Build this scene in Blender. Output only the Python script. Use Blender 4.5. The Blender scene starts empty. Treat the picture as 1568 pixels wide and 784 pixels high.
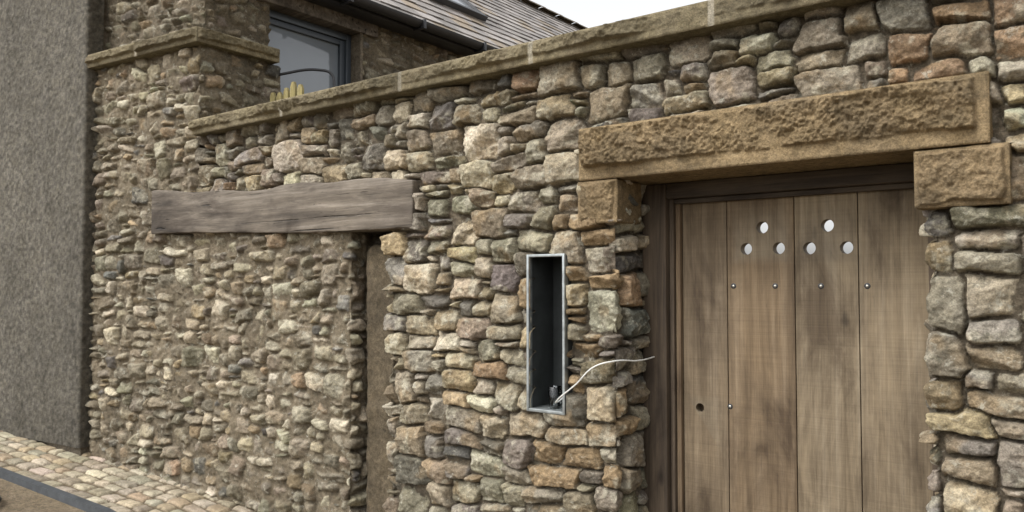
import bpy, bmesh, math, mathutils, numpy as np
from mathutils import Vector, noise as mnoise
scene=bpy.context.scene
R=math.radians
# ------------------------------------------------------------------ numpy noise
def vnoise(x,y,seed):
    rs=np.random.RandomState(seed); T=rs.rand(256,256)
    xi=np.floor(x).astype(int); yi=np.floor(y).astype(int)
    fx=x-xi; fy=y-yi
    fx=fx*fx*fx*(fx*(fx*6-15)+10); fy=fy*fy*fy*(fy*(fy*6-15)+10)
    a=T[xi&255,yi&255]; b=T[(xi+1)&255,yi&255]; c=T[xi&255,(yi+1)&255]; d=T[(xi+1)&255,(yi+1)&255]
    return (a*(1-fx)+b*fx)*(1-fy)+(c*(1-fx)+d*fx)*fy
def fbm(x,y,o=4,seed=1,g=.5):
    t=0;a=1;n=0
    for i in range(o):
        t=t+a*(vnoise(x*2**i+i*17.3,y*2**i+i*9.1,seed+i)-.5); n+=a; a*=g
    return t/n*2
def sst(a,b,x):
    t=np.clip((x-a)/(b-a),0,1); return t*t*(3-2*t)
# ------------------------------------------------------------------ materials
def new_mat(name):
    m=bpy.data.materials.new(name); m.use_nodes=True
    nt=m.node_tree; nt.nodes.clear()
    out=nt.nodes.new('ShaderNodeOutputMaterial'); b=nt.nodes.new('ShaderNodeBsdfPrincipled')
    nt.links.new(b.outputs[0],out.inputs[0]); return m,nt,b
def N(nt,t,**kw):
    n=nt.nodes.new(t)
    for k,v in kw.items(): setattr(n,k,v)
    return n
def noise_n(nt,vec,scale,detail=6,rough=.6,dist=0):
    n=N(nt,'ShaderNodeTexNoise'); n.inputs['Scale'].default_value=scale; n.inputs['Detail'].default_value=detail
    n.inputs['Roughness'].default_value=rough; n.inputs['Distortion'].default_value=dist
    if vec is not None: nt.links.new(vec,n.inputs['Vector'])
    return n.outputs['Fac']
def ramp(nt,fac,stops):
    r=N(nt,'ShaderNodeValToRGB'); e=r.color_ramp.elements
    while len(e)<len(stops): e.new(.5)
    for i,(p,c) in enumerate(stops):
        e[i].position=p; e[i].color=(c if len(c)==4 else (*c,1))
    nt.links.new(fac,r.inputs[0]); return r.outputs[0]
def mixc(nt,a,b,fac,mode='MIX'):
    m=N(nt,'ShaderNodeMix',data_type='RGBA',blend_type=mode)
    for s,v in ((m.inputs[6],a),(m.inputs[7],b),(m.inputs[0],fac)):
        if isinstance(v,bpy.types.NodeSocket): nt.links.new(v,s)
        else: s.default_value=(*v,1) if isinstance(v,tuple) and len(v)==3 else v
    return m.outputs[2]
def bump(nt,h,strength,dist,prev=None):
    b=N(nt,'ShaderNodeBump'); b.inputs['Strength'].default_value=strength; b.inputs['Distance'].default_value=dist
    nt.links.new(h,b.inputs['Height'])
    if prev: nt.links.new(prev,b.inputs['Normal'])
    return b.outputs[0]
def grey(v): return (v,v,v)
def stone_mat(name,attr=True,col=(.3,.25,.15),b1=.8,b2=.7,rough=.88,spot=True,lo=.5,hi=1.45):
    m,nt,b=new_mat(name)
    tc=N(nt,'ShaderNodeTexCoord').outputs['Object']
    if attr:
        base=N(nt,'ShaderNodeAttribute',attribute_name='Col').outputs['Color']
    else:
        base=ramp(nt,noise_n(nt,tc,3.5,8,.65),[(.3,tuple(c*.6 for c in col)),(.5,col),(.72,tuple(min(1,c*1.3) for c in col))])
    n1=noise_n(nt,tc,38,8,.72); n2=noise_n(nt,tc,170,5,.7); n3=noise_n(nt,tc,9,6,.6)
    c=mixc(nt,base,ramp(nt,n1,[(.30,grey(lo)),(.70,grey(hi))]),1.0,'MULTIPLY')
    c=mixc(nt,c,ramp(nt,n2,[(.32,grey(.58)),(.68,grey(1.38))]),.95,'MULTIPLY')
    c=mixc(nt,c,ramp(nt,n3,[(.35,(.85,.82,.76)),(.65,(1.12,1.1,1.1))]),.8,'MULTIPLY')
    if spot:
        f=ramp(nt,noise_n(nt,tc,17,10,.8,.4),[(.57,grey(0)),(.62,grey(.6))])
        c=mixc(nt,c,(.46,.44,.36),f)
        f2=ramp(nt,noise_n(nt,tc,12,10,.8,.3),[(.58,grey(0)),(.64,grey(.6))])
        c=mixc(nt,c,(.075,.072,.05),f2)
    nt.links.new(c,b.inputs['Base Color']); b.inputs['Roughness'].default_value=rough
    b.inputs['Specular IOR Level'].default_value=.25
    nb=bump(nt,n1,b1,.016); nb=bump(nt,n2,b2,.006,nb)
    nt.links.new(nb,b.inputs['Normal']); return m
def wood_mat(name,axis,c1,c2,c3,attr=False,saw=.0,rough=.75,crack=.35,knots=.75,gs=26,lines=False,fine=.85):
    m,nt,b=new_mat(name)
    tc=N(nt,'ShaderNodeTexCoord').outputs['Object']
    def mp(a,bb):
        k=N(nt,'ShaderNodeMapping'); sc=[a,a,a]; sc[axis]=bb; k.inputs['Scale'].default_value=sc
        nt.links.new(tc,k.inputs['Vector']); return k.outputs[0]
    g1=noise_n(nt,mp(gs,1.1),1,8,.65,.7); g2=noise_n(nt,mp(150,5),1,5,.7,.2); g3=noise_n(nt,mp(5.0,1.9),1,7,.62,.5)
    c=ramp(nt,g1,[(.28,c1),(.5,c2),(.72,c3)])
    c=mixc(nt,c,ramp(nt,g2,[(.3,grey(.66)),(.7,grey(1.2))]),fine,'MULTIPLY')
    c=mixc(nt,c,ramp(nt,g3,[(.34,(.42,.38,.35)),(.48,(.9,.88,.86)),(.64,(1.28,1.26,1.22))]),.95,'MULTIPLY')
    sp=ramp(nt,noise_n(nt,mp(120,14),1,3,.6),[(.24,grey(.25)),(.34,grey(1))])
    c=mixc(nt,c,sp,crack,'MULTIPLY')
    if attr: c=mixc(nt,c,N(nt,'ShaderNodeAttribute',attribute_name='Col').outputs['Color'],1.0,'MULTIPLY')
    v=N(nt,'ShaderNodeTexVoronoi'); v.inputs['Scale'].default_value=1
    nt.links.new(mp(5.0,2.4),v.inputs['Vector'])
    kn=ramp(nt,v.outputs['Distance'],[(.03,grey(.28)),(.10,grey(1))])
    c=mixc(nt,c,kn,knots,'MULTIPLY')
    nb=bump(nt,g2,.5,.002); nb=bump(nt,g1,.4,.004,nb)
    if lines:
        ln=ramp(nt,noise_n(nt,mp(34,.7),1,3,.5,.15),[(.30,grey(.12)),(.36,grey(1))])
        c=mixc(nt,c,ln,.85,'MULTIPLY'); nb=bump(nt,ln,.9,.010,nb)
    if saw>0:
        s=noise_n(nt,mp(2.0,95),1,4,.65)
        c=mixc(nt,c,ramp(nt,s,[(.3,grey(.8)),(.7,grey(1.12))]),.4,'MULTIPLY')
        nb=bump(nt,s,saw,.003,nb)
    nt.links.new(c,b.inputs['Base Color']); b.inputs['Roughness'].default_value=rough
    b.inputs['Specular IOR Level'].default_value=.3
    nt.links.new(nb,b.inputs['Normal']); return m
def plain(name,col,rough=.5,metal=0,var=.25,scale=20,bmp=.15):
    m,nt,b=new_mat(name)
    tc=N(nt,'ShaderNodeTexCoord').outputs['Object']
    n=noise_n(nt,tc,scale,7,.65)
    c=ramp(nt,n,[(.3,tuple(x*(1-var) for x in col)),(.7,tuple(min(1,x*(1+var)) for x in col))])
    nt.links.new(c,b.inputs['Base Color']); b.inputs['Roughness'].default_value=rough; b.inputs['Metallic'].default_value=metal
    nt.links.new(bump(nt,n,bmp,.004),b.inputs['Normal']); return m
M_stone=stone_mat('rubble_stone')
M_old=stone_mat('old_rubble_stone',lo=.56,hi=1.40)
M_sand=stone_mat('dressed_sandstone',attr=True,b1=1,b2=.9,spot=False,lo=.58,hi=1.32)
M_sandp=stone_mat('sandstone_block',attr=False,col=(.24,.178,.098),b1=1,b2=.9,spot=False)
M_cop=stone_mat('coping_sandstone',attr=True,spot=False,lo=.6,hi=1.35)
M_copp=stone_mat('coping_body',attr=False,col=(.15,.13,.08),spot=False)
M_post=stone_mat('gatepost_stone',attr=False,col=(.115,.092,.06),b1=1,b2=.8,spot=False)
M_core=stone_mat('wall_core',attr=False,col=(.16,.135,.10),spot=False)
M_sett=stone_mat('sett_stone',lo=.7,hi=1.25,spot=False)
M_rend=stone_mat('roughcast_render',attr=True,b1=.9,b2=.9,spot=False,lo=.65,hi=1.3)
M_ground=stone_mat('ground_earth',attr=False,col=(.17,.135,.09),spot=False)
M_slate=stone_mat('roof_slate',attr=True,b1=.15,b2=.15,rough=.45,spot=False,lo=.75,hi=1.25)
M_door=wood_mat('door_oak',2,(.105,.081,.053),(.167,.134,.092),(.232,.195,.143),attr=True,saw=.45,fine=.7)
M_frame=wood_mat('frame_oak',2,(.035,.026,.018),(.07,.052,.036),(.115,.088,.062))
M_frameh=wood_mat('frame_head_oak',0,(.03,.022,.016),(.055,.042,.03),(.09,.07,.05))
M_stop=wood_mat('stop_oak',2,(.08,.055,.033),(.14,.098,.06),(.20,.15,.095))
M_beam=wood_mat('beam_oak',0,(.050,.041,.032),(.125,.105,.083),(.24,.21,.175),crack=.9,saw=.0,gs=17,lines=True)
M_metal=plain('galvanised_steel',(.33,.355,.355),.45,.7,.3,30,.1)
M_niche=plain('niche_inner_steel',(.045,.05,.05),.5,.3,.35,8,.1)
M_bolt=plain('bolt_steel',(.45,.44,.40),.35,.9,.2,60)
M_win=plain('window_frame_paint',(.05,.060,.072),.4,0,.15,10,.03)
M_black=plain('black_plastic',(.02,.02,.022),.4,0,.2,30,.05)
M_white=plain('white_cable',(.6,.6,.57),.4,0,.05,30,.03)
M_kerb=plain('kerb_steel',(.05,.055,.06),.6,0,.35,14,.3)
m,nt,b=new_mat('drinking_glass_glass'); b.inputs['Base Color'].default_value=(.9,.95,.95,1); b.inputs['Transmission Weight'].default_value=1; b.inputs['Roughness'].default_value=.03; b.inputs['IOR'].default_value=1.45
nn=noise_n(nt,None,20); nt.links.new(bump(nt,nn,.03,.002),b.inputs['Normal']); M_glass=m
m,nt,b=new_mat('window_pane')
tc=N(nt,'ShaderNodeTexCoord').outputs['Object']
c=ramp(nt,noise_n(nt,tc,1.2,3,.5),[(.3,(.17,.19,.21)),(.7,(.25,.28,.31))])
nt.links.new(c,b.inputs['Base Color']); b.inputs['Roughness'].default_value=.06; b.inputs['Specular IOR Level'].default_value=.9; M_pane=m
# ------------------------------------------------------------------ object helpers
def link(ob,mat=None):
    scene.collection.objects.link(ob)
    if mat: ob.data.materials.append(mat)
    return ob
def group(name,kids):
    e=bpy.data.objects.new(name,None); scene.collection.objects.link(e)
    for k in kids: k.parent=e
    return e
def mesh_np(name,V,F,mat,C=None,smooth=True):
    me=bpy.data.meshes.new(name); V=np.asarray(V,dtype=np.float32); F=np.asarray(F,dtype=np.int32)
    n=len(F); k=F.shape[1]
    me.vertices.add(len(V)); me.vertices.foreach_set('co',V.ravel())
    me.loops.add(n*k); me.loops.foreach_set('vertex_index',F.ravel())
    me.polygons.add(n); me.polygons.foreach_set('loop_start',np.arange(0,n*k,k,dtype=np.int32))
    try: me.polygons.foreach_set('loop_total',np.full(n,k,dtype=np.int32))
    except Exception: pass
    me.polygons.foreach_set('use_smooth',np.full(n,smooth))
    me.update(calc_edges=True); me.validate()
    if C is not None:
        a=me.color_attributes.new('Col','FLOAT_COLOR','POINT')
        CC=np.ones((len(V),4),dtype=np.float32); CC[:,:3]=C; a.data.foreach_set('color',CC.ravel())
    return link(bpy.data.objects.new(name,me),mat)
def grid_faces(nz,ns,mask=None):
    i=np.arange(nz*ns).reshape(nz,ns)
    F=np.stack([i[:-1,:-1],i[:-1,1:],i[1:,1:],i[1:,:-1]],-1)
    if mask is not None: F=F[mask]
    return F.reshape(-1,4)
def rbox(name,lo,hi,mat,r=.005,cell=.05,amp=0,freq=8,xf=None,col=None,maxn=90):
    lo=np.array(lo,float); hi=np.array(hi,float); half=(hi-lo)/2; cen=(hi+lo)/2
    r=min(r,half.min()*.98)
    V=[];F=[]
    for ax in range(3):
        for sg in (-1,1):
            o=[a for a in range(3) if a!=ax]
            def lin(a):
                n=int(min(maxn,max(2,math.ceil(2*half[a]/cell))))
                inner=np.linspace(-half[a]+r,half[a]-r,n)
                return np.concatenate([[-half[a],-half[a]+r*.4],inner,[half[a]-r*.4,half[a]]])
            A,B=np.meshgrid(lin(o[0]),lin(o[1]),indexing='ij')
            P=np.zeros(A.shape+(3,)); P[...,o[0]]=A; P[...,o[1]]=B; P[...,ax]=sg*half[ax]
            f=grid_faces(*A.shape)+len(V)
            V.extend(P.reshape(-1,3)); F.append(f)
    V=np.array(V); F=np.concatenate(F)
    inn=np.clip(V,-half+r,half-r); d=V-inn; L=np.linalg.norm(d,axis=1,keepdims=True); L[L==0]=1
    V=inn+d/L*r+cen
    if amp>0:
        for i in range(len(V)):
            p=Vector(V[i]*freq); v=mnoise.noise_vector(p)+mnoise.noise_vector(p*2.7)*.5+mnoise.noise_vector(p*6.1)*.25
            V[i]+=np.array(v)*amp
    if xf is not None: V=xf(V)
    ob=mesh_np(name,V,F,mat,None if col is None else np.tile(col,(len(V),1)))
    bm=bmesh.new(); bm.from_mesh(ob.data); bmesh.ops.remove_doubles(bm,verts=bm.verts,dist=1e-5)
    bmesh.ops.recalc_face_normals(bm,faces=bm.faces); bm.to_mesh(ob.data); bm.free()
    return ob
def tube(name,pts,rad,mat,cyclic=False):
    cu=bpy.data.curves.new(name,'CURVE'); cu.dimensions='3D'; cu.bevel_depth=rad; cu.bevel_resolution=3; cu.resolution_u=12
    sp=cu.splines.new('BEZIER'); sp.bezier_points.add(len(pts)-1)
    for q,p in zip(sp.bezier_points,pts):
        q.co=p; q.handle_left_type=q.handle_right_type='AUTO'
    ob=bpy.data.objects.new(name,cu); scene.collection.objects.link(ob)
    dg=bpy.context.evaluated_depsgraph_get(); me=bpy.data.meshes.new_from_object(ob.evaluated_get(dg))
    bpy.data.objects.remove(ob); o=bpy.data.objects.new(name,me); me.materials.clear(); link(o,mat)
    for p in me.polygons: p.use_smooth=True
    return o
class Path:
    def __init__(s,pts,s0,rad=.03):
        pts=[np.array(p,float) for p in pts]; out=[pts[0]]
        for i in range(1,len(pts)-1):
            a=pts[i]-pts[i-1]; a/=np.linalg.norm(a); b=pts[i+1]-pts[i]; b/=np.linalg.norm(b)
            p0=pts[i]-a*rad; p2=pts[i]+b*rad
            for t in np.linspace(0,1,9): out.append((1-t)**2*p0+2*t*(1-t)*pts[i]+t*t*p2)
        out.append(pts[-1]); P=np.array(out)
        seg=np.linalg.norm(np.diff(P,axis=0),axis=1); s.S=s0+np.concatenate([[0],np.cumsum(seg)]); s.P=P
        d=np.diff(P,axis=0)/seg[:,None]; n=np.stack([d[:,1],-d[:,0]],1)
        nn=np.zeros_like(P); nn[:-1]+=n; nn[1:]+=n; nn/=np.linalg.norm(nn,axis=1,keepdims=True); s.Nn=nn
    def __call__(s,x):
        P=np.stack([np.interp(x,s.S,s.P[:,k]) for k in (0,1)],-1)
        n=np.stack([np.interp(x,s.S,s.Nn[:,k]) for k in (0,1)],-1); n/=np.linalg.norm(n,axis=-1,keepdims=True)
        return P,n
# ------------------------------------------------------------------ rubble field : random mosaic of blocks
def finish(L,rs,tilt=.12,cham=1.0):
    B=np.array(L); n=len(B)
    f=dict(x=B[:,0],z=B[:,1],ax=B[:,2],az=B[:,3],n=n,rs=rs,
        base=rs.uniform(0,1,n),tx=rs.normal(0,1,n),tz=rs.normal(0,1,n),off=rs.uniform(0,200,n),
        pl=rs.normal(0,1,(n,5,2)),pc=rs.uniform(0,1,(n,5)),bri=rs.uniform(.68,1.34,n))
    f['st']=rs.normal(0,tilt,(n,4))
    f['so']=rs.uniform(-.006,.006,(n,4))
    f['ca']=np.stack([rs.uniform(.35,1.2,n)+k*math.pi/2 for k in range(4)],1)
    f['cd']=rs.uniform(.76,1.2,(n,4))*cham
    return f
def mosaic(S0,S1,Z0,Z1,ux,uz,sizes,seed,tilt=.12,jog=.0):
    rs=np.random.RandomState(seed); nx=int((S1-S0)/ux); nz=int((Z1-Z0)/uz); G=np.zeros((nz,nx),bool); L=[]
    sz=np.array([q[:2] for q in sizes]); pw=np.array([q[2] for q in sizes],float); pw/=pw.sum()
    for j in range(nz):
        i=0
        while i<nx:
            if G[j,i]: i+=1; continue
            free=0
            while i+free<nx and not G[j,i+free] and free<14: free+=1
            ok=None
            for _ in range(12):
                w,h=sz[rs.choice(len(sz),p=pw)]
                if w<=free and j+h<=nz and (free-w!=1):
                    if not G[j:j+h,i:i+w].any(): ok=(w,h); break
            if ok is None:
                w=min(free,5); h=1
                if free==6: w=3
                ok=(w,h)
            w,h=ok; G[j:j+h,i:i+w]=True
            L.append((S0+(i+w/2)*ux,Z0+(j+h/2)*uz,w*ux/2,h*uz/2)); i+=w
    return finish(L,rs,tilt)
def evalM(f,s,z,step,warp):
    S,Z=np.meshgrid(s,z)
    W1=S+warp*fbm(S*3.2,Z*5,2,11)*1.6+warp*.3*fbm(S*16,Z*16,4,14,.6); W2=Z+warp*1.5*fbm(S*2.6+50,Z*3.2,2,12)+warp*.3*fbm(S*16,Z*16,4,16,.6)
    F1=np.full(S.shape,9.);F2=F1.copy();I=np.zeros(S.shape,int)
    pad=.06+warp*1.6
    for i in range(f['n']):
        X,Zc,ax,az=f['x'][i],f['z'][i],f['ax'][i],f['az'][i]
        a=int(max(0,(X-ax-pad-s[0])/step)); b=int(min(len(s),(X+ax+pad-s[0])/step+1))
        c=int(max(0,(Zc-az-pad-z[0])/step)); d=int(min(len(z),(Zc+az+pad-z[0])/step+1))
        if a>=b or c>=d: continue
        x=W1[c:d,a:b]-X; y=W2[c:d,a:b]-Zc; t=f['st'][i]; o=f['so'][i]
        D=np.maximum(np.maximum(x-ax-o[0]+t[0]*1.4*y,-x-ax-o[1]+t[1]*1.4*y),np.maximum(y-az-o[2]+t[2]*.6*x,-y-az-o[3]+t[3]*.6*x))
        for k in range(4):
            cx,cy=math.cos(f['ca'][i,k]),math.sin(f['ca'][i,k])
            D=np.maximum(D,x*cx+y*cy-f['cd'][i,k]*(abs(cx)*ax+abs(cy)*az))
        f1=F1[c:d,a:b]; f2=F2[c:d,a:b]; cl=D<f1
        F2[c:d,a:b]=np.where(cl,f1,np.minimum(f2,D)); F1[c:d,a:b]=np.where(cl,D,f1); I[c:d,a:b][cl]=i
    return S,Z,I,np.minimum((F2-F1)*.5,.012-F1)
def masonry(f,s,z,step,cfg,colfn):
    S,Z,I,e=evalM(f,s,z,step,cfg['warp'])
    r=f['az'][I]
    e=e-cfg['gap']*(.1+1.8*vnoise(S*9,Z*9,5))-.0025*np.abs(fbm(S*45,Z*45,2,6))
    q=np.clip(e/cfg['bev'],0,1); prof=1-(1-q)**2
    lx=S-f['x'][I]; lz=Z-f['z'][I]; off=f['off'][I]
    ux=lx/f['ax'][I]; uz=lz/f['az'][I]
    # cleaved facets: the face is the lower envelope of tilted planes, so it has crisp arrises
    wob=.14*fbm(S*16+off,Z*16,3,15)
    fc=np.full(S.shape,9.)
    for k in range(5):
        fc=np.minimum(fc,(f['pl'][I,k,0]*(ux+wob)+f['pl'][I,k,1]*(uz-wob))*cfg['chip']*.045+f['pc'][I,k]*cfg['chip']*.055)
    fc=np.minimum(fc,.006)          # flat split bed in the middle of the stone
    face=cfg['base']*(f['base'][I]-.35)+np.maximum(fc,-.03)+cfg['tilt']*(f['tx'][I]*lx+f['tz'][I]*lz)
    rg=cfg['rough']
    rdg=np.abs(fbm(S*11+off,Z*17,4,31,.6))
    face=face+rg*(.26*fbm(S*9+off,Z*13+off,4,21,.6)-.4*rdg+.08+.42*fbm(S*45,Z*55+off,3,41,.65))
    face=face-.5*rg*sst(.030,.0,e)*np.clip(fbm(S*28,Z*28+off,3,44)+.25,0,1)
    hs=face-(1-prof)*cfg.get('side',.06)
    hm=-cfg['md']+cfg['mn']*fbm(S*7,Z*7,5,51,.6)+.004*fbm(S*60,Z*60,3,52)
    H=np.maximum(hs,hm); ms=sst(-.002,.004,hs-hm)
    C=colfn(f,I,S,Z,ms,hs-hm,off)
    return S,Z,H,C
def sheet(name,path,s,z,H,C,mat,maskfn=None,inset=0):
    P,n=path(s); S,Z=np.meshgrid(s,z)
    V=np.zeros(H.shape+(3,)); V[...,0]=P[None,:,0]+n[None,:,0]*(H-inset); V[...,1]=P[None,:,1]+n[None,:,1]*(H-inset); V[...,2]=Z
    mask=None
    if maskfn is not None:
        sc=(S[:-1,:-1]+S[1:,1:])/2; zc=(Z[:-1,:-1]+Z[1:,1:])/2; mask=maskfn(sc,zc)
    F=grid_faces(*H.shape,mask)
    used=np.zeros(H.size,bool); used[F.ravel()]=True; mp=np.cumsum(used)-1
    return mesh_np(name,V.reshape(-1,3)[used],mp[F],mat,C.reshape(-1,3)[used])
def rng(a,b,st):
    i0=int(round(a/st)); i1=int(round(b/st)); return np.arange(i0,i1+1)*st
NEWP=np.array([(.205,.182,.142),(.182,.164,.140),(.280,.230,.145),(.300,.262,.190),(.230,.165,.100),(.380,.350,.270),(.130,.124,.110),(.215,.200,.142),(.165,.145,.122),(.250,.220,.162),(.222,.183,.128)])
NEWW=np.array([.18,.14,.13,.16,.02,.11,.05,.08,.05,.12,.11])
def assign(f,pal,w,hot=None):
    rs=f['rs']; idx=rs.choice(len(pal),f['n'],p=w/w.sum()); c=pal[idx].copy()
    c*=f['bri'][:,None]; c*=1+rs.normal(0,.022,c.shape)
    if hot is not None: c=hot(f,c,rs)
    f['col']=np.clip(c,.02,.8)
def newcol(f,I,S,Z,ms,dh,off):
    c=f['col'][I]
    n=fbm(S*6+off,Z*9+off,4,61)[...,None]; c=c*(1+.5*n)
    o=sst(.15,.45,fbm(S*8+off*1.3,Z*8,4,71))[...,None]; c=c*(1-o*.5)+np.array((.270,.198,.112))*o*.5
    l=sst(.15,.40,fbm(S*13,Z*13+off,5,81,.65))[...,None]; c=c*(1-l*.55)+np.array((.43,.405,.315))*l*.55
    m=np.array((.105,.087,.062))*(1+.5*fbm(S*20,Z*20,3,91)[...,None])
    c=m*(1-ms[...,None])+c*ms[...,None]
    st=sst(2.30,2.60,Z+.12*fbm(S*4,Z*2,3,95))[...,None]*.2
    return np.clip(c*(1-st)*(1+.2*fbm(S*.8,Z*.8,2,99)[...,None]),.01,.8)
def settcol(f,I,S,Z,ms,dh,off):
    c=f['col'][I]*(1+.3*fbm(S*9+off,Z*9,4,61)[...,None])
    m=np.array((.15,.12,.08)); return np.clip(m*(1-ms[...,None])+c*ms[...,None],.01,.8)
OLDP=np.array([(.235,.200,.142),(.285,.247,.175),(.37,.335,.25),(.19,.164,.124),(.26,.202,.128),(.15,.14,.122),(.225,.20,.145)])
OLDW=np.array([.24,.22,.16,.14,.08,.05,.13])
def oldcol(f,I,S,Z,ms,dh,off):
    c=f['col'][I]
    n=fbm(S*7+off,Z*9+off,4,62)[...,None]; c=c*(1+.4*n)
    l=sst(.12,.42,fbm(S*11,Z*11+off,5,82,.65))[...,None]; c=c*(1-l*.5)+np.array((.43,.40,.31))*l*.5
    m=np.array((.165,.137,.095))*(1+.35*fbm(S*5,Z*5,4,92)[...,None])
    c=m*(1-ms[...,None])+c*ms[...,None]
    sm=sst(.014,.0,dh)[...,None]*ms[...,None]*.4; c=c*(1-sm)+m*sm
    big=fbm(S*.9,Z*.9,3,97)[...,None]; return np.clip(c*.95*(1+.3*big),.01,.8)
# ------------------------------------------------------------------ NEW WALL (X = distance along, face at Y=0)
SZN=[(4,1,3),(3,1,2),(3,2,6),(4,2,12),(5,2,14),(6,2,10),(4,3,15),(5,3,16),(6,3,9),(3,3,7),(5,4,9),(4,4,7),(6,4,5),(6,5,2.5),(5,5,2),(2,2,3)]
fn=mosaic(-5.1,1.3,-.4,2.8,.039,.037,SZN,12,.17)
def hot(f,c,rs):
    k=(f['x']>-.75)&(f['z']>2.3)&(rs.rand(f['n'])<.3); c[k]=np.array((.25,.175,.11))*f['bri'][k][:,None]
    k=(f['x']>-2.1)&(f['x']<-1.6)&(f['z']<1.9)&(rs.rand(f['n'])<.3); c[k]=np.array((.28,.205,.12))*f['bri'][k][:,None]
    return c
assign(fn,NEWP,NEWW,hot)
cfgN=dict(gap=.0030,bev=.0065,base=.034,tilt=.08,chip=.50,rough=.019,md=.044,mn=.018,warp=.020)
st=.0045
TOP=2.59; LZ=2.0475
nx0,nx1,nz0,nz1=-2.144,-1.938,1.04,1.742
BX0,BX1=-5.285,-2.845
def beamband(s):
    t=(s+5.385)/2.54; return 1.957-.067*t, 2.24-.09*t
def behind_beam(S,Z,H):
    b0,b1=beamband(S); m=(S>BX0+.02)&(S<BX1-.035)&(Z>b0+.012)&(Z<b1-.012)
    return np.where(m,np.minimum(H,-.005),H)
wall=[]
s=rng(-4.90,1.2,st); z=rng(LZ,TOP,st)
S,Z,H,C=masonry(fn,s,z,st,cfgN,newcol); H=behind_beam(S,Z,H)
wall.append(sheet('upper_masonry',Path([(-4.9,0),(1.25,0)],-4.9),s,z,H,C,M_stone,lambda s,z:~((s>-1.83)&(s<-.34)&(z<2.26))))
s=rng(-3.42,-1.36,st); z=rng(-.3,LZ,st)
S,Z,H,C=masonry(fn,s,z,st,cfgN,newcol)
H=np.where(S>-3.07,behind_beam(S,Z,H),H)
dn=np.maximum(np.maximum(nx0-S,S-nx1),np.maximum(nz0-Z,Z-nz1)); H=np.minimum(H,.004+np.maximum(dn,0)*.6)
wall.append(sheet('middle_masonry',Path([(-3.07,.35),(-3.07,0),(-1.68,0),(-1.68,.32)],-3.42,.025),s,z,H,C,M_stone,lambda s,z:~((s>nx0+.005)&(s<nx1-.005)&(z>nz0+.005)&(z<nz1-.005))))
s=rng(-.83,1.2,st)
S,Z,H,C=masonry(fn,s,z,st,cfgN,newcol)
wall.append(sheet('pier_masonry',Path([(-.53,.30),(-.53,0),(1.25,0)],-.83,.03),s,z,H,C,M_stone))
def cb(n,x0,x1,y0,y1,z0,z1): return rbox(n,(x0,y0,z0),(x1,y1,z1),M_core,.004,.5)
wall+=[cb('core_a',-2.98,-2.17,.075,.45,-.4,2.04),cb('core_b',-2.168,-1.912,.22,.45,-.4,2.04),cb('core_c',-2.168,-1.912,.075,.218,-.4,1.02),
 cb('core_d',-2.168,-1.912,.075,.218,1.765,2.04),cb('core_e',-1.91,-1.76,.075,.45,-.4,2.04),cb('core_f',-.45,1.2,.075,.45,-.4,2.04),
 cb('core_g',-4.80,1.2,.075,.45,2.275,2.585),cb('core_h',-4.8,-1.85,.075,.45,2.042,2.272),cb('core_i',-.3,1.2,.075,.45,2.042,2.272)]
def rockface(s,z,s0,s1,z0,z1,mb,mt,ml,mr,amp,seed,joints=(),col=(.31,.215,.10),pit=.18):
    S,Z=np.meshgrid(s,z); w=.012*fbm(S*12,Z*12,3,seed+5)
    m=sst(0,.010,Z-z0-mb+w)*sst(0,.009,z1-mt-Z+w)*sst(0,.010,S-s0-ml+w)*sst(0,.010,s1-mr-S+w)
    fl=fbm(S*3.5,Z*6,3,seed,.5); fl2=np.abs(fbm(S*5,Z*7,4,seed+9,.55))
    rk=.66+.85*fl-.55*fl2+.30*fbm(S*22,Z*26,4,seed+11,.6)+pit*fbm(S*75,Z*60,3,seed+12,.65)
    H=m*amp*np.clip(rk,.04,2)+.0018*fbm(S*50,Z*50,3,seed+2)+.002
    C=np.ones(S.shape+(3,))*np.array(col)
    C*= (1+.45*fbm(S*3,Z*5,5,seed+20))[...,None]
    d=sst(.05,.4,fbm(S*5,Z*7,5,seed+30,.6))[...,None]; C=C*(1-.45*d)+np.array((.12,.095,.06))*d*.45
    C*=(1+.18*(1-m))[...,None]
    for k,j in enumerate(joints): C*=np.where(S>j,1+.22*math.sin(k*2.3+seed),1)[...,None]
    for j in joints:
        jm=sst(.013,.009,np.abs(S-j)); H=H*(1-jm)+.001*jm; C=C*(1-jm[...,None])+np.array((.34,.31,.24))*jm[...,None]
        ed=sst(.026,.013,np.abs(S-j))*(1-jm); H=H*(1-.8*ed)
    edge=np.minimum.reduce([S-s[0],s[-1]-S,Z-z[0],z[-1]-Z]); t=sst(0,.006,edge); H=H*t-.003*(1-t)
    return H,np.clip(C,.02,.5)
LX0,LX1,LB,LT=-1.85,-.325,2.05,2.275
s=np.arange(LX0,LX1,.0035); z=np.arange(LB,LT,.0035)
H,C=rockface(s,z,LX0,LX1,LB,LT,.05,.012,.02,.04,.044,200,(),(.245,.183,.103),.32)
lint=[sheet('lintel_face',Path([(LX0,-.030),(LX1+.01,-.030)],LX0),s,z,H,C,M_sand),
      rbox('lintel_body',(LX0,-.0285,LB),(LX1,.45,LT),M_sandp,.003,.1)]
def quoin(x0,x1,z0,z1,seed):
    s=np.arange(x0,x1,.0035); z=np.arange(z0,z1,.0035)
    H,C=rockface(s,z,x0,x1,z0,z1,.010,.010,.012,.012,.026,seed,(),(.235,.175,.10),.30)
    return [sheet('quoin_face',Path([(x0,-.022),(x1+.01,-.022)],x0),s,z,H,C,M_sand),
            rbox('quoin_block',(x0,-.0205,z0),(x1,.19,z1),M_sandp,.008,.007,.004,15,maxn=46)]
wall+=quoin(-1.86,-1.665,1.865,2.047,700)+quoin(-.545,-.275,1.855,2.046,750)
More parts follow.
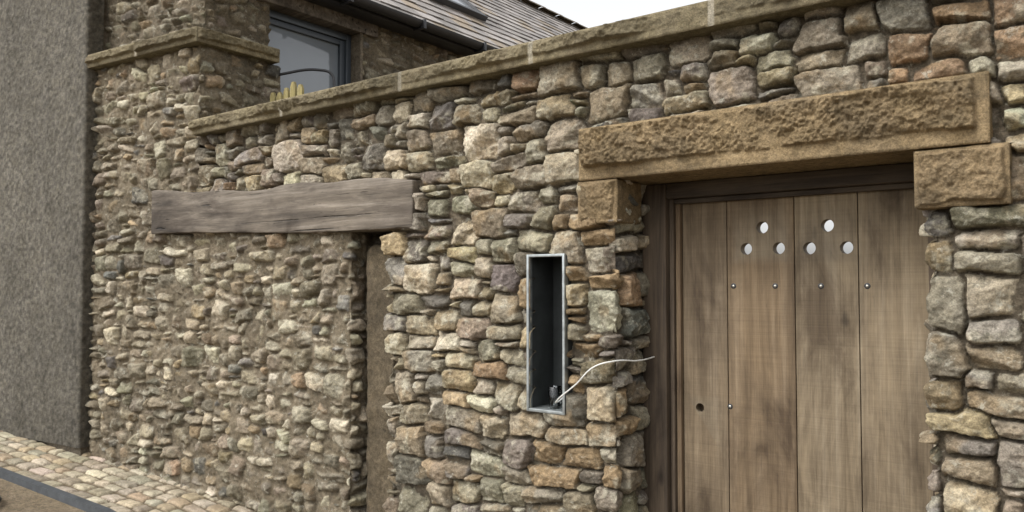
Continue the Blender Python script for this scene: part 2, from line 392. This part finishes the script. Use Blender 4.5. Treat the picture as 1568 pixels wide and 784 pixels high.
CT=2.690;CB=2.588
s=np.arange(-4.83,1.2,.005); z=np.arange(CB,CT,.0035)
H,C=rockface(s,z,-4.83,1.2,CB,CT,.030,.010,.015,0,.038,300,[-3.88,-2.90,-2.075,-1.225,-.3,.6],(.198,.167,.103))
S_,Z_=np.meshgrid(s,z); C*=(1-.35*sst(.2,.5,fbm(S_*3,Z_*2,4,333)))[...,None]
wall.append(sheet('coping_face',Path([(-4.83,-.070),(1.25,-.070)],-4.83),s,z,H,C,M_cop))
wall.append(rbox('coping_body',(-4.83,-.0685,CB),(1.2,.5,CT-.003),M_copp,.004,.2))
group('stone_wall',wall+lint)
# ------------------------------------------------------------------ OLD WALL
c6,s6=math.cos(R(6)),math.sin(R(6)); HX=-4.87
L0=1.75; ps=(HX-L0*c6,-L0*s6)
SZO=[(3,1,6),(4,1,5),(3,2,10),(4,2,14),(5,2,12),(6,2,5),(2,2,6),(4,3,10),(5,3,9),(3,3,8),(5,4,2.5),(4,4,2.5),(2,1,4)]
fo=mosaic(-6.8,-2.8,-.2,3.4,.037,.034,SZO,31,.20)
assign(fo,OLDP,OLDW)
cfgO=dict(gap=.0045,bev=.010,base=.034,tilt=.10,chip=.46,rough=.020,md=.020,mn=.030,side=.055,warp=.026)
so=.0065; s0=HX-L0
old=[]
s=rng(s0+.01,-2.98,so); z=rng(0,LZ+.003,so)
S,Z,H,C=masonry(fo,s,z,so,cfgO,oldcol); H=behind_beam(S,Z,H)
old.append(sheet('infill_masonry',Path([ps,(HX,0),(-3.36,.02),(-3.36,.42)],s0),s,z,H,C,M_old))
s=rng(s0+.01,-4.22,so); z2=rng(z[-1],3.215,so)
S,Z,H,C=masonry(fo,s,z2,so,cfgO,oldcol); H=np.where(S<HX,behind_beam(S,Z,H),H)
old.append(sheet('pillar_masonry',Path([ps,(HX,0),(HX,.7)],s0,.02),s,z2,H,C,M_old))
old.append(cb('infill_core',-4.8,-3.42,.09,.45,-.2,2.04))
def rot6(V,piv=(HX,0)):
    V=V.copy(); x=V[:,0]-piv[0]; y=V[:,1]-piv[1]
    V[:,0]=piv[0]+x*c6-y*s6; V[:,1]=piv[1]+x*s6+y*c6; return V
old.append(rbox('pillar_core',(HX-1.9,.07,-.2),(HX-.07,.6,3.21),M_core,.004,.5,xf=rot6))
old.append(cb('recess_back',-3.45,-2.98,.40,.45,-.2,2.04))
PB,PT=3.215,3.317
Lf=1.21
s=np.arange(-Lf,.05,.006); z=np.arange(PB,PT,.004)
H,C=rockface(s,z,-Lf,.05,PB,PT,.028,.010,0,.01,.036,400,[-.62],(.198,.167,.103))
pth=Path([(HX-Lf*c6+.06*s6,-Lf*s6-.06*c6),(HX+.06*c6+.06*s6,.06*s6-.06*c6)],-Lf)
old.append(sheet('pillar_coping_front',pth,s,z,H,C,M_cop))
old.append(rbox('pillar_coping_body',(HX-Lf,-.0585,PB),(HX+.048,.3,PT-.003),M_copp,.004,.2,xf=rot6))
s=np.arange(-.05,.60,.006)
H,C=rockface(s,z,-.05,.6,PB,PT,.028,.010,.01,.01,.034,500,[],(.198,.167,.103))
old.append(sheet('pillar_coping_return',Path([(HX+.054,-.055),(HX+.054,.62)],-.055),s,z,H,C,M_cop))
old.append(rbox('pillar_coping_return_body',(HX-.3,-.02,PB+.002),(HX+.0515,.6,PT-.005),M_copp,.004,.2))
group('old_stone_wall',old)
def postx(V):
    V=V.copy(); V[:,0]+=.006*np.sin(V[:,2]*3); return V
rbox('stone_gatepost',(-3.335,.09,-.1),(-2.99,.36,1.83),M_post,.05,.018,.009,16,xf=postx)
def beamx(V):
    V=V.copy(); t=(V[:,0]+5.385)/2.54; zc=V[:,2]
    top=2.24-.09*t+.012*np.sin(t*9+1)+.008*np.sin(t*23); bot=1.957-.067*t+.008*np.sin(t*7)
    V[:,2]=bot+(top-bot)*zc/.27
    V[:,1]-=.075*np.clip((-4.55-V[:,0])/.85,0,1); return V
bm_=rbox('timber_lintel',(BX0,-.030,0.0),(BX1,.2,.27),M_beam,.008,.018,.004,9,xf=beamx,maxn=140)
# ------------------------------------------------------------------ rendered wall (roughcast)
st=.012
s=rng(-5.2,0.12,st); z=rng(.42,5.2,st)
S,Z=np.meshgrid(s,z); H=.006*fbm(S*30,Z*30,4,601,.75)+.006*fbm(S*1.5,Z*1.5,2,605)
C=np.ones(S.shape+(3,))*np.array((.118,.108,.088))*(1+.3*fbm(S*2,Z*1.2,5,602))[...,None]*(1+.6*fbm(S*45,Z*45,2,603))[...,None]
g=sst(.8,.4,Z+.15*fbm(S*5,Z*5,3,604))[...,None]; C=C*(1-.25*g)
A=-1.205
ax,ay=HX+A*c6+.07*s6,A*s6-.07*c6
pr=Path([(ax-5.1*c6,ay-5.1*s6),(ax,ay),(ax-.14*s6,ay+.14*c6)],-5.1-.0,.02)
rw=[sheet('render_face',pr,s,z,H,C,M_rend)]
rw.append(rbox('render_core',(HX+A-5.1,-.055,.45),(HX+A-.02,.4,5.19),M_core,.004,.6,xf=rot6))
rw.append(rbox('render_plinth',(HX+A-5.1,-.035,-.1),(HX+A-.03,.4,.448),M_core,.004,.03,.004,9,xf=rot6,maxn=60))
group('rendered_wall',rw)
# ------------------------------------------------------------------ house behind
hx=-4.95; house=[]
fh=mosaic(-3.2,9.3,2.2,6.2,.036,.031,SZO,55,.19)
assign(fh,OLDP*.95,OLDW)
st=.010; L1=2.4
pa=(hx-L1*c6,.08-L1*s6)
s=rng(-L1,9.0,st); z=rng(2.4,5.9,st)
s1=s[s<=.2]
S,Z,H,C=masonry(fh,s1,z,st,cfgO,oldcol)
ph=Path([pa,(hx,.08),(hx,9.3)],-L1,.02)
house.append(sheet('gable_masonry',ph,s1,z,H,C,M_old,lambda s,z:z<3.80+.84*np.maximum(0,-s)))
s2=s[s>=s1[-1]-1e-6]; z2=z[z<3.84]
S,Z,H,C=masonry(fh,s2,z2,st,cfgO,oldcol)
WY0,WY1,WZ0,WZ1=.60,1.47,2.8,3.68
house.append(sheet('side_masonry',ph,s2,z2,H,C,M_old,lambda s,z:~((s+.08>WY0)&(s+.08<WY1)&(z>WZ0)&(z<WZ1))))
house.append(cb('house_body',-9.6,hx-.24,.3,8.95,-.2,3.8))
house.append(cb('house_body_side',hx-.235,hx-.07,1.50,8.95,2.0,3.8)); house.append(cb('house_body_near',hx-.235,hx-.07,.14,.57,2.0,3.8))
house.append(rbox('window_sill',(hx-.24,WY0-.03,WZ0-.08),(hx+.04,WY1+.05,WZ0+.02),M_sandp,.006,.1))
house.append(rbox('window_lintel',(hx-.23,WY0-.1,WZ1+.002),(hx+.028,WY1+.18,WZ1+.13),M_beam,.006,.05,.003,6))
house.append(rbox('reveal_far',(hx-.22,WY1+.002,WZ0+.02),(hx+.012,WY1+.03,WZ1),M_core,.004,.03,.005,15))
def wf(n,y0,y1,z0,z1,x0=-.17,x1=-.10): return rbox(n,(hx+x0,y0,z0),(hx+x1,y1,z1),M_win,.004,.3)
house+= [wf('frame_left',WY0,WY0+.05,WZ0,WZ1),wf('frame_right',WY1-.05,WY1,WZ0,WZ1),wf('frame_top',WY0+.05,WY1-.05,WZ1-.055,WZ1),wf('frame_bottom',WY0+.05,WY1-.05,WZ0+.02,WZ0+.08),
 wf('sash_right',WY1-.10,WY1-.052,WZ0+.08,WZ1-.057,-.16,-.12),wf('sash_top',WY0+.05,WY1-.102,WZ1-.10,WZ1-.057,-.16,-.12),
 rbox('window_glass',(hx-.155,WY0+.04,WZ0+.05),(hx-.148,WY1-.06,WZ1-.07),M_pane,.001,.3)]
EX,EZ,PI=-4.73,3.84,math.atan(.84); rs=np.random.RandomState(3)
V=[];F=[];C=[]
up=np.array((-math.cos(PI),0,math.sin(PI))); nr=np.array((math.sin(PI),0,math.cos(PI)))
ex=.19; rows=int(3.28/ex)+1
for r in range(rows):
    y=-.35+(.13 if r%2 else 0)
    while y<9.15:
        w=rs.uniform(.22,.30); lift=.016+rs.uniform(0,.006); th=.008
        a=np.array((EX,0,EZ))+up*(r*ex+rs.uniform(-.006,.006))
        b=a+up*(ex*1.25); base=len(V); tw=rs.uniform(-.003,.003)
        q=[a+nr*(lift+tw)+np.array((0,y+.003,0)),a+nr*(lift-tw)+np.array((0,y+w-.003,0)),b+nr*.004+np.array((0,y+w-.003,0)),b+nr*.004+np.array((0,y+.003,0))]
        q+= [p-nr*th for p in q]; V+=q
        F+=[[base,base+1,base+2,base+3],[base+4,base+5,base+1,base],[base+4,base,base+3,base+7],[base+1,base+5,base+6,base+2],[base+4,base+7,base+6,base+5],[base+3,base+2,base+6,base+7]]
        c=np.array((.29,.27,.255))*rs.uniform(.65,1.35)
        if rs.rand()<.15: c=np.array((.30,.25,.19))*rs.uniform(.8,1.2)
        C+=[c]*8; y+=w
house.append(mesh_np('roof_slates',V,F,M_slate,np.array(C),False))
rz=EZ+.84*2.5; rxx=EX-2.5
house.append(mesh_np('roof_deck',[(EX+.0,-.35,EZ-.012),(EX,9.15,EZ-.012),(rxx,9.15,rz-.012),(rxx,-.35,rz-.012),(rxx-2.6,-.35,rz-2.2),(rxx-2.6,9.15,rz-2.2)],[[0,1,2,3],[3,2,5,4]],M_core,None,False))
for yy,nm in ((8.98,'gable_end'),):
    house.append(mesh_np(nm,[(hx,yy,2),(hx,yy,3.8),(rxx,yy,rz-.05),(rxx-2.4,yy,3.8),(rxx-2.4,yy,2),(rxx,yy,2)],[[0,1,2,5],[5,2,3,4]],M_core,None,False))
V=[];F=[]
for i in range(20):
    y0=-.35+i*.475; y1=y0+.468; b=len(V)
    for y in (y0,y1):
        for k in range(7):
            a=math.pi*(.12+.76*k/6); V.append((rxx+.13*math.cos(a),y,rz-.03+.10*math.sin(a)+(.006 if y==y1 else 0)))
    F+=[[b+k,b+k+1,b+8+k,b+7+k] for k in range(6)]
house.append(mesh_np('ridge_tiles',V,F,M_core))
V=[];F=[]
for j,y in enumerate(np.linspace(-.35,9.15,20)):
    for k in range(9):
        a=math.pi+math.pi*k/8; V.append((EX+.035+.055*math.cos(a),y,EZ-.0+.055*math.sin(a)))
for j in range(19):
    F+=[[j*9+k,j*9+k+1,j*9+10+k,j*9+9+k] for k in range(8)]
house.append(mesh_np('gutter',V,F,M_black))
house.append(rbox('fascia',(EX-.2,-.3,EZ-.06),(EX-.02,9.1,EZ-.02),M_black,.003,.5))
for i,y in enumerate(np.arange(.3,9,.8)): house.append(rbox('gutter_bracket',(EX-.03,y,EZ-.07),(EX+.1,y+.03,EZ+.01),M_black,.003,.1))
def onroof(V):
    V=np.asarray(V); o=np.array((EX,0,EZ)); return o+V[:,[0]]*up+V[:,[1]]*np.array((0,1,0))+V[:,[2]]*nr
for nm,lo,hi,mt in (('rooflight_bottom',(.95,2.7,.02),(1.02,3.7,.08),M_black),('rooflight_top',(1.85,2.7,.02),(1.92,3.7,.08),M_black),('rooflight_near',(1.02,2.7,.02),(1.85,2.77,.078),M_black),('rooflight_far',(1.02,3.63,.02),(1.85,3.7,.078),M_black),('rooflight_glass',(1.02,2.77,.03),(1.85,3.63,.055),M_pane)):
    house.append(rbox(nm,lo,hi,mt,.003,.3,xf=onroof))
group('stone_house',house)
M_pick=wood_mat('picket_wood',2,(.16,.14,.06),(.25,.21,.09),(.33,.29,.15))
pk=[]
for i in range(5):
    x=-4.68+i*.075; y=.42
    h=2.95+[-.01,-.02,.0,.03,.0][i]
    def px(V,x=x,h=h):
        V=V.copy(); k=V[:,2]>h-.03; V[k,0]=x+.026+(V[k,0]-x-.026)*.45; return V
    pk.append(rbox('picket_%d'%i,(x,y,2.0),(x+.052,y+.02,h),M_pick,.002,.028,xf=px))
pk.append(rbox('fence_rail',(-4.8,.445,2.35),(-3.9,.48,2.42),M_pick,.004,.2))
group('picket_fence',pk)
hr=[tube('rail',[(-4.96,.60,3.13),(-4.88,.66,3.155),(-4.70,.86,3.20),(-4.63,.92,3.17),(-4.61,.93,3.08),(-4.60,.93,2.6),(-4.60,.93,.2)],.010,M_black)]
hr.append(tube('rail_lower',[(-4.96,.62,2.95),(-4.80,.75,2.98),(-4.61,.93,3.0)],.008,M_black))
group('metal_handrail',hr)
# ------------------------------------------------------------------ DOOR
door=[]
DY=.32
xs=[-1.537,-1.333,-1.050,-.808,-.560]; tint=[(.92,.87,.82),(.86,.77,.68),(1.20,1.18,1.13),(1.06,1.03,.98)]
D=2.9
holes=[(-.4069,.0831),(-.3175,.0818),(-.4306,.0533),(-.3837,.0529),(-.3417,.0517),(-.2932,.0512)]
holes=[(a*D,1.6+b*D,.0245) for a,b in holes]+[(-.5037*D,1.6-.18*D,.019)]
for i in range(4):
    pl=rbox('plank_%d'%(i+1),(xs[i]+.0015,DY,.03),(xs[i+1]-.0015,DY+.045,1.965),M_door,.003,.25,col=tint[i])
    for hxx,hz,hr_ in holes:
        if xs[i]<hxx<xs[i+1]:
            bm=bmesh.new(); bmesh.ops.create_cone(bm,cap_ends=True,segments=36,radius1=hr_,radius2=hr_,depth=.3)
            me=bpy.data.meshes.new('cut'); bm.to_mesh(me); bm.free()
            cu=bpy.data.objects.new('cut',me); scene.collection.objects.link(cu); cu.rotation_euler=(R(90),0,0); cu.location=(hxx,DY+.02,hz)
            md=pl.modifiers.new('b','BOOLEAN'); md.object=cu; md.operation='DIFFERENCE'; md.solver='EXACT'
            bpy.context.view_layer.update()
            dg=bpy.context.evaluated_depsgraph_get(); nm=bpy.data.meshes.new_from_object(pl.evaluated_get(dg)); pl.modifiers.clear(); pl.data=nm
            bpy.data.objects.remove(cu)
    for p in pl.data.polygons: p.use_smooth=False
    door.append(pl)
for zz in (.25,1.0): door.append(rbox('ledge',(-1.5,DY+.047,zz),(-.6,DY+.075,zz+.14),M_stop,.004,.3))
door.append(rbox('ledge_top',(-1.5,DY+.047,1.56),(-.6,DY+.075,1.66),M_stop,.004,.3))
bl=[(-.4501,0),(-.3893,0),(-.327,0),(-.268,0),(-.457,-.174)]
for i,(a,h) in enumerate(bl):
    for nm_,r_,sc_,mt_,yo in (('bolt',.0062,.6,M_bolt,-.002),('washer',.0115,.14,M_black,-.0005)):
        bm=bmesh.new(); bmesh.ops.create_uvsphere(bm,u_segments=20,v_segments=10,radius=r_)
        bmesh.ops.scale(bm,verts=bm.verts,vec=(1,sc_,1))
        me=bpy.data.meshes.new(nm_); bm.to_mesh(me); bm.free(); o=bpy.data.objects.new('%s_%d'%(nm_,i+1),me); o.location=(a*D,DY+yo,1.6+h*D); link(o,mt_); door.append(o)
door.append(rbox('frame_post_left',(-1.70,.256,-.05),(-1.585,.38,2.047),M_frame,.005,.3))
door.append(rbox('frame_rebate_left',(-1.583,.285,-.05),(-1.562,.38,1.985),M_frame,.004,.3))
door.append(rbox('frame_stop_left',(-1.56,.300,-.05),(-1.5385,.38,1.972),M_stop,.004,.3))
door.append(rbox('frame_post_right',(-.558,.262,-.05),(-.44,.38,2.047),M_frame,.005,.3))
door.append(rbox('frame_head',(-1.584,.258,1.980),(-.559,.38,2.048),M_frameh,.005,.3))
door.append(rbox('frame_head_stop',(-1.56,.29,1.958),(-.56,.316,1.979),M_frameh,.003,.3))
group('wooden_door',door)
# ------------------------------------------------------------------ niche box
def nb(n,x0,x1,y0,y1,z0,z1,m=M_metal): return rbox(n,(x0,y0,z0),(x1,y1,z1),m,.0015,.1)
f0=-.010
nk=[nb('flange_left',nx0,nx0+.012,f0,.02,nz0,nz1),nb('flange_right',nx1-.012,nx1,f0,.02,nz0,nz1),nb('flange_top',nx0+.012,nx1-.012,f0+.001,.02,nz1-.012,nz1),nb('flange_bottom',nx0+.012,nx1-.012,f0+.001,.02,nz0,nz0+.014),
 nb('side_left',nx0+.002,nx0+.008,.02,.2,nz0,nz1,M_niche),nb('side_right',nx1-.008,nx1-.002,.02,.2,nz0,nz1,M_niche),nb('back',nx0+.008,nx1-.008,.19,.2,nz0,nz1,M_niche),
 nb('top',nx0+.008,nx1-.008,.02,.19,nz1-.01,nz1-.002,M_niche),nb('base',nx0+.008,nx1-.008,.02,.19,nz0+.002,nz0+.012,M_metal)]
group('metal_wall_niche',nk)
V=[];F=[]; prof=[(0,.0),(.026,.0),(.028,.004),(.034,.095),(.0325,.096),(.0265,.012),(0,.010)]
for k in range(32):
    a=2*math.pi*k/32
    for r,zz in prof: V.append((r*math.cos(a)-2.035,r*math.sin(a)+.06,zz+nz0+.0145))
for k in range(32):
    for j in range(6):
        a=k*7+j; b=((k+1)%32)*7+j; F.append([a,b,b+1,a+1])
g_=mesh_np('drinking_glass',V,F,M_glass)
cab=[tube('cable_out',[(-1.99,.10,1.50),(-1.975,.09,1.3),(-1.985,.06,1.12),(-1.97,-.03,1.095),(-1.92,-.075,1.125),(-1.83,-.085,1.19),(-1.75,-.075,1.265),(-1.68,-.04,1.29),(-1.64,.10,1.285),(-1.645,.27,1.29)],.0032,M_white),
     tube('cable_in',[(-1.965,.12,1.735),(-1.975,.10,1.6),(-1.955,.05,1.5),(-1.968,.05,1.35),(-1.96,.06,1.2),(-1.99,.09,1.06)],.0028,M_white)]
group('electric_cable',cab)
# ------------------------------------------------------------------ ground
def gz(x): return np.clip(-.11-.075*x,-.7,.9)
gx=np.concatenate([[-600,-60],np.arange(-20,20.1,.5),[60,600]]); gy=np.concatenate([[-600,-60],np.arange(-20,20.1,1),[60,600]])
X,Y=np.meshgrid(gx,gy); V=np.stack([X,Y,gz(X)-.01],-1).reshape(-1,3)
mesh_np('ground',V,grid_faces(*X.shape),M_ground)
def kerbY(x): return np.where(x<-4.8,-.57+.105*(x+4.8),-.57)
st=.008
s=rng(-9,1.4,st); t=rng(0,.62,st)
rs=np.random.RandomState(9); L=[]
tt=.055
while tt<.78:
    x=-9.1+rs.uniform(0,.1)
    hh=rs.uniform(.047,.058)
    while x<1.5:
        w=rs.uniform(.055,.095); L.append((x+w,tt+rs.uniform(-.005,.005),w,hh)); x+=2*w
    tt+=2*hh
fs=finish(L,rs,.05,1.08); fs['bri']=rs.uniform(.8,1.2,fs['n'])
assign(fs,np.array([(.38,.33,.24),(.44,.39,.30),(.32,.28,.21),(.38,.31,.21)]),np.array([.3,.3,.2,.2]))
S,T,H,C=masonry(fs,s,t,st,dict(gap=.004,bev=.016,base=.008,tilt=.03,chip=.06,rough=.006,md=.016,mn=.003,warp=.006,side=.045),settcol)
V=np.stack([S,kerbY(S)+T,gz(S)+.022+H],-1).reshape(-1,3)
mesh_np('cobbled_pavement',V,grid_faces(*S.shape),M_sett,C.reshape(-1,3))
V=[];F=[]
xs_=[-9,-7,-6,-4.8,-3,-1,1.4]
for x in xs_:
    y=float(kerbY(np.array(x))); g=float(gz(x))
    V+=[(x,y-.002,g-.15),(x,y-.002,g+.034),(x,y-.052,g+.034),(x,y-.052,g-.15)]
for i in range(len(xs_)-1):
    a=i*4; F+=[[a+k,a+4+k,a+4+(k+1)%4,a+(k+1)%4] for k in range(4)]
mesh_np('kerb',V,F,M_kerb,None,False)
tube('rubber_hose',[(-6.4,-1.05,.40),(-5.9,-1.0,.36),(-5.5,-.93,.325),(-5.35,-1.0,.315),(-5.5,-1.15,.32),(-6.2,-1.4,.37)],.014,M_black)
# ------------------------------------------------------------------ light
w=bpy.data.worlds.new('World'); scene.world=w; w.use_nodes=True; nt=w.node_tree
bg=nt.nodes['Background']; sky=nt.nodes.new('ShaderNodeTexSky'); sky.sky_type='NISHITA'; sky.sun_disc=False
sky.sun_elevation=R(50); sky.sun_rotation=R(200); sky.dust_density=4; sky.air_density=1
hs=nt.nodes.new('ShaderNodeHueSaturation'); hs.inputs['Saturation'].default_value=.10; hs.inputs['Value'].default_value=2.1
nt.links.new(sky.outputs[0],hs.inputs['Color']); nt.links.new(hs.outputs[0],bg.inputs[0]); bg.inputs[1].default_value=.15
sl=bpy.data.lights.new('sun','SUN'); sl.energy=1.25; sl.angle=R(11); sl.color=(1,.98,.95); so_=bpy.data.objects.new('sun',sl); scene.collection.objects.link(so_)
d=Vector((math.sin(R(200))*math.cos(R(50)),math.cos(R(200))*math.cos(R(50)),math.sin(R(50))))
so_.rotation_euler=d.to_track_quat('Z','Y').to_euler()
# ------------------------------------------------------------------ camera
cam=bpy.data.cameras.new('camera'); cam.lens=28.0; cam.sensor_width=36; cam.clip_end=2000
co=bpy.data.objects.new('camera',cam); scene.collection.objects.link(co); co.location=(0,-2.9,1.6); co.rotation_euler=(R(92.16),0,R(37.6)); scene.camera=co
scene.view_settings.view_transform='Standard'; scene.view_settings.look='None'; scene.view_settings.exposure=0
print('objs',len(bpy.data.objects), 'stones',fn['n'],fo['n'],fh['n'])
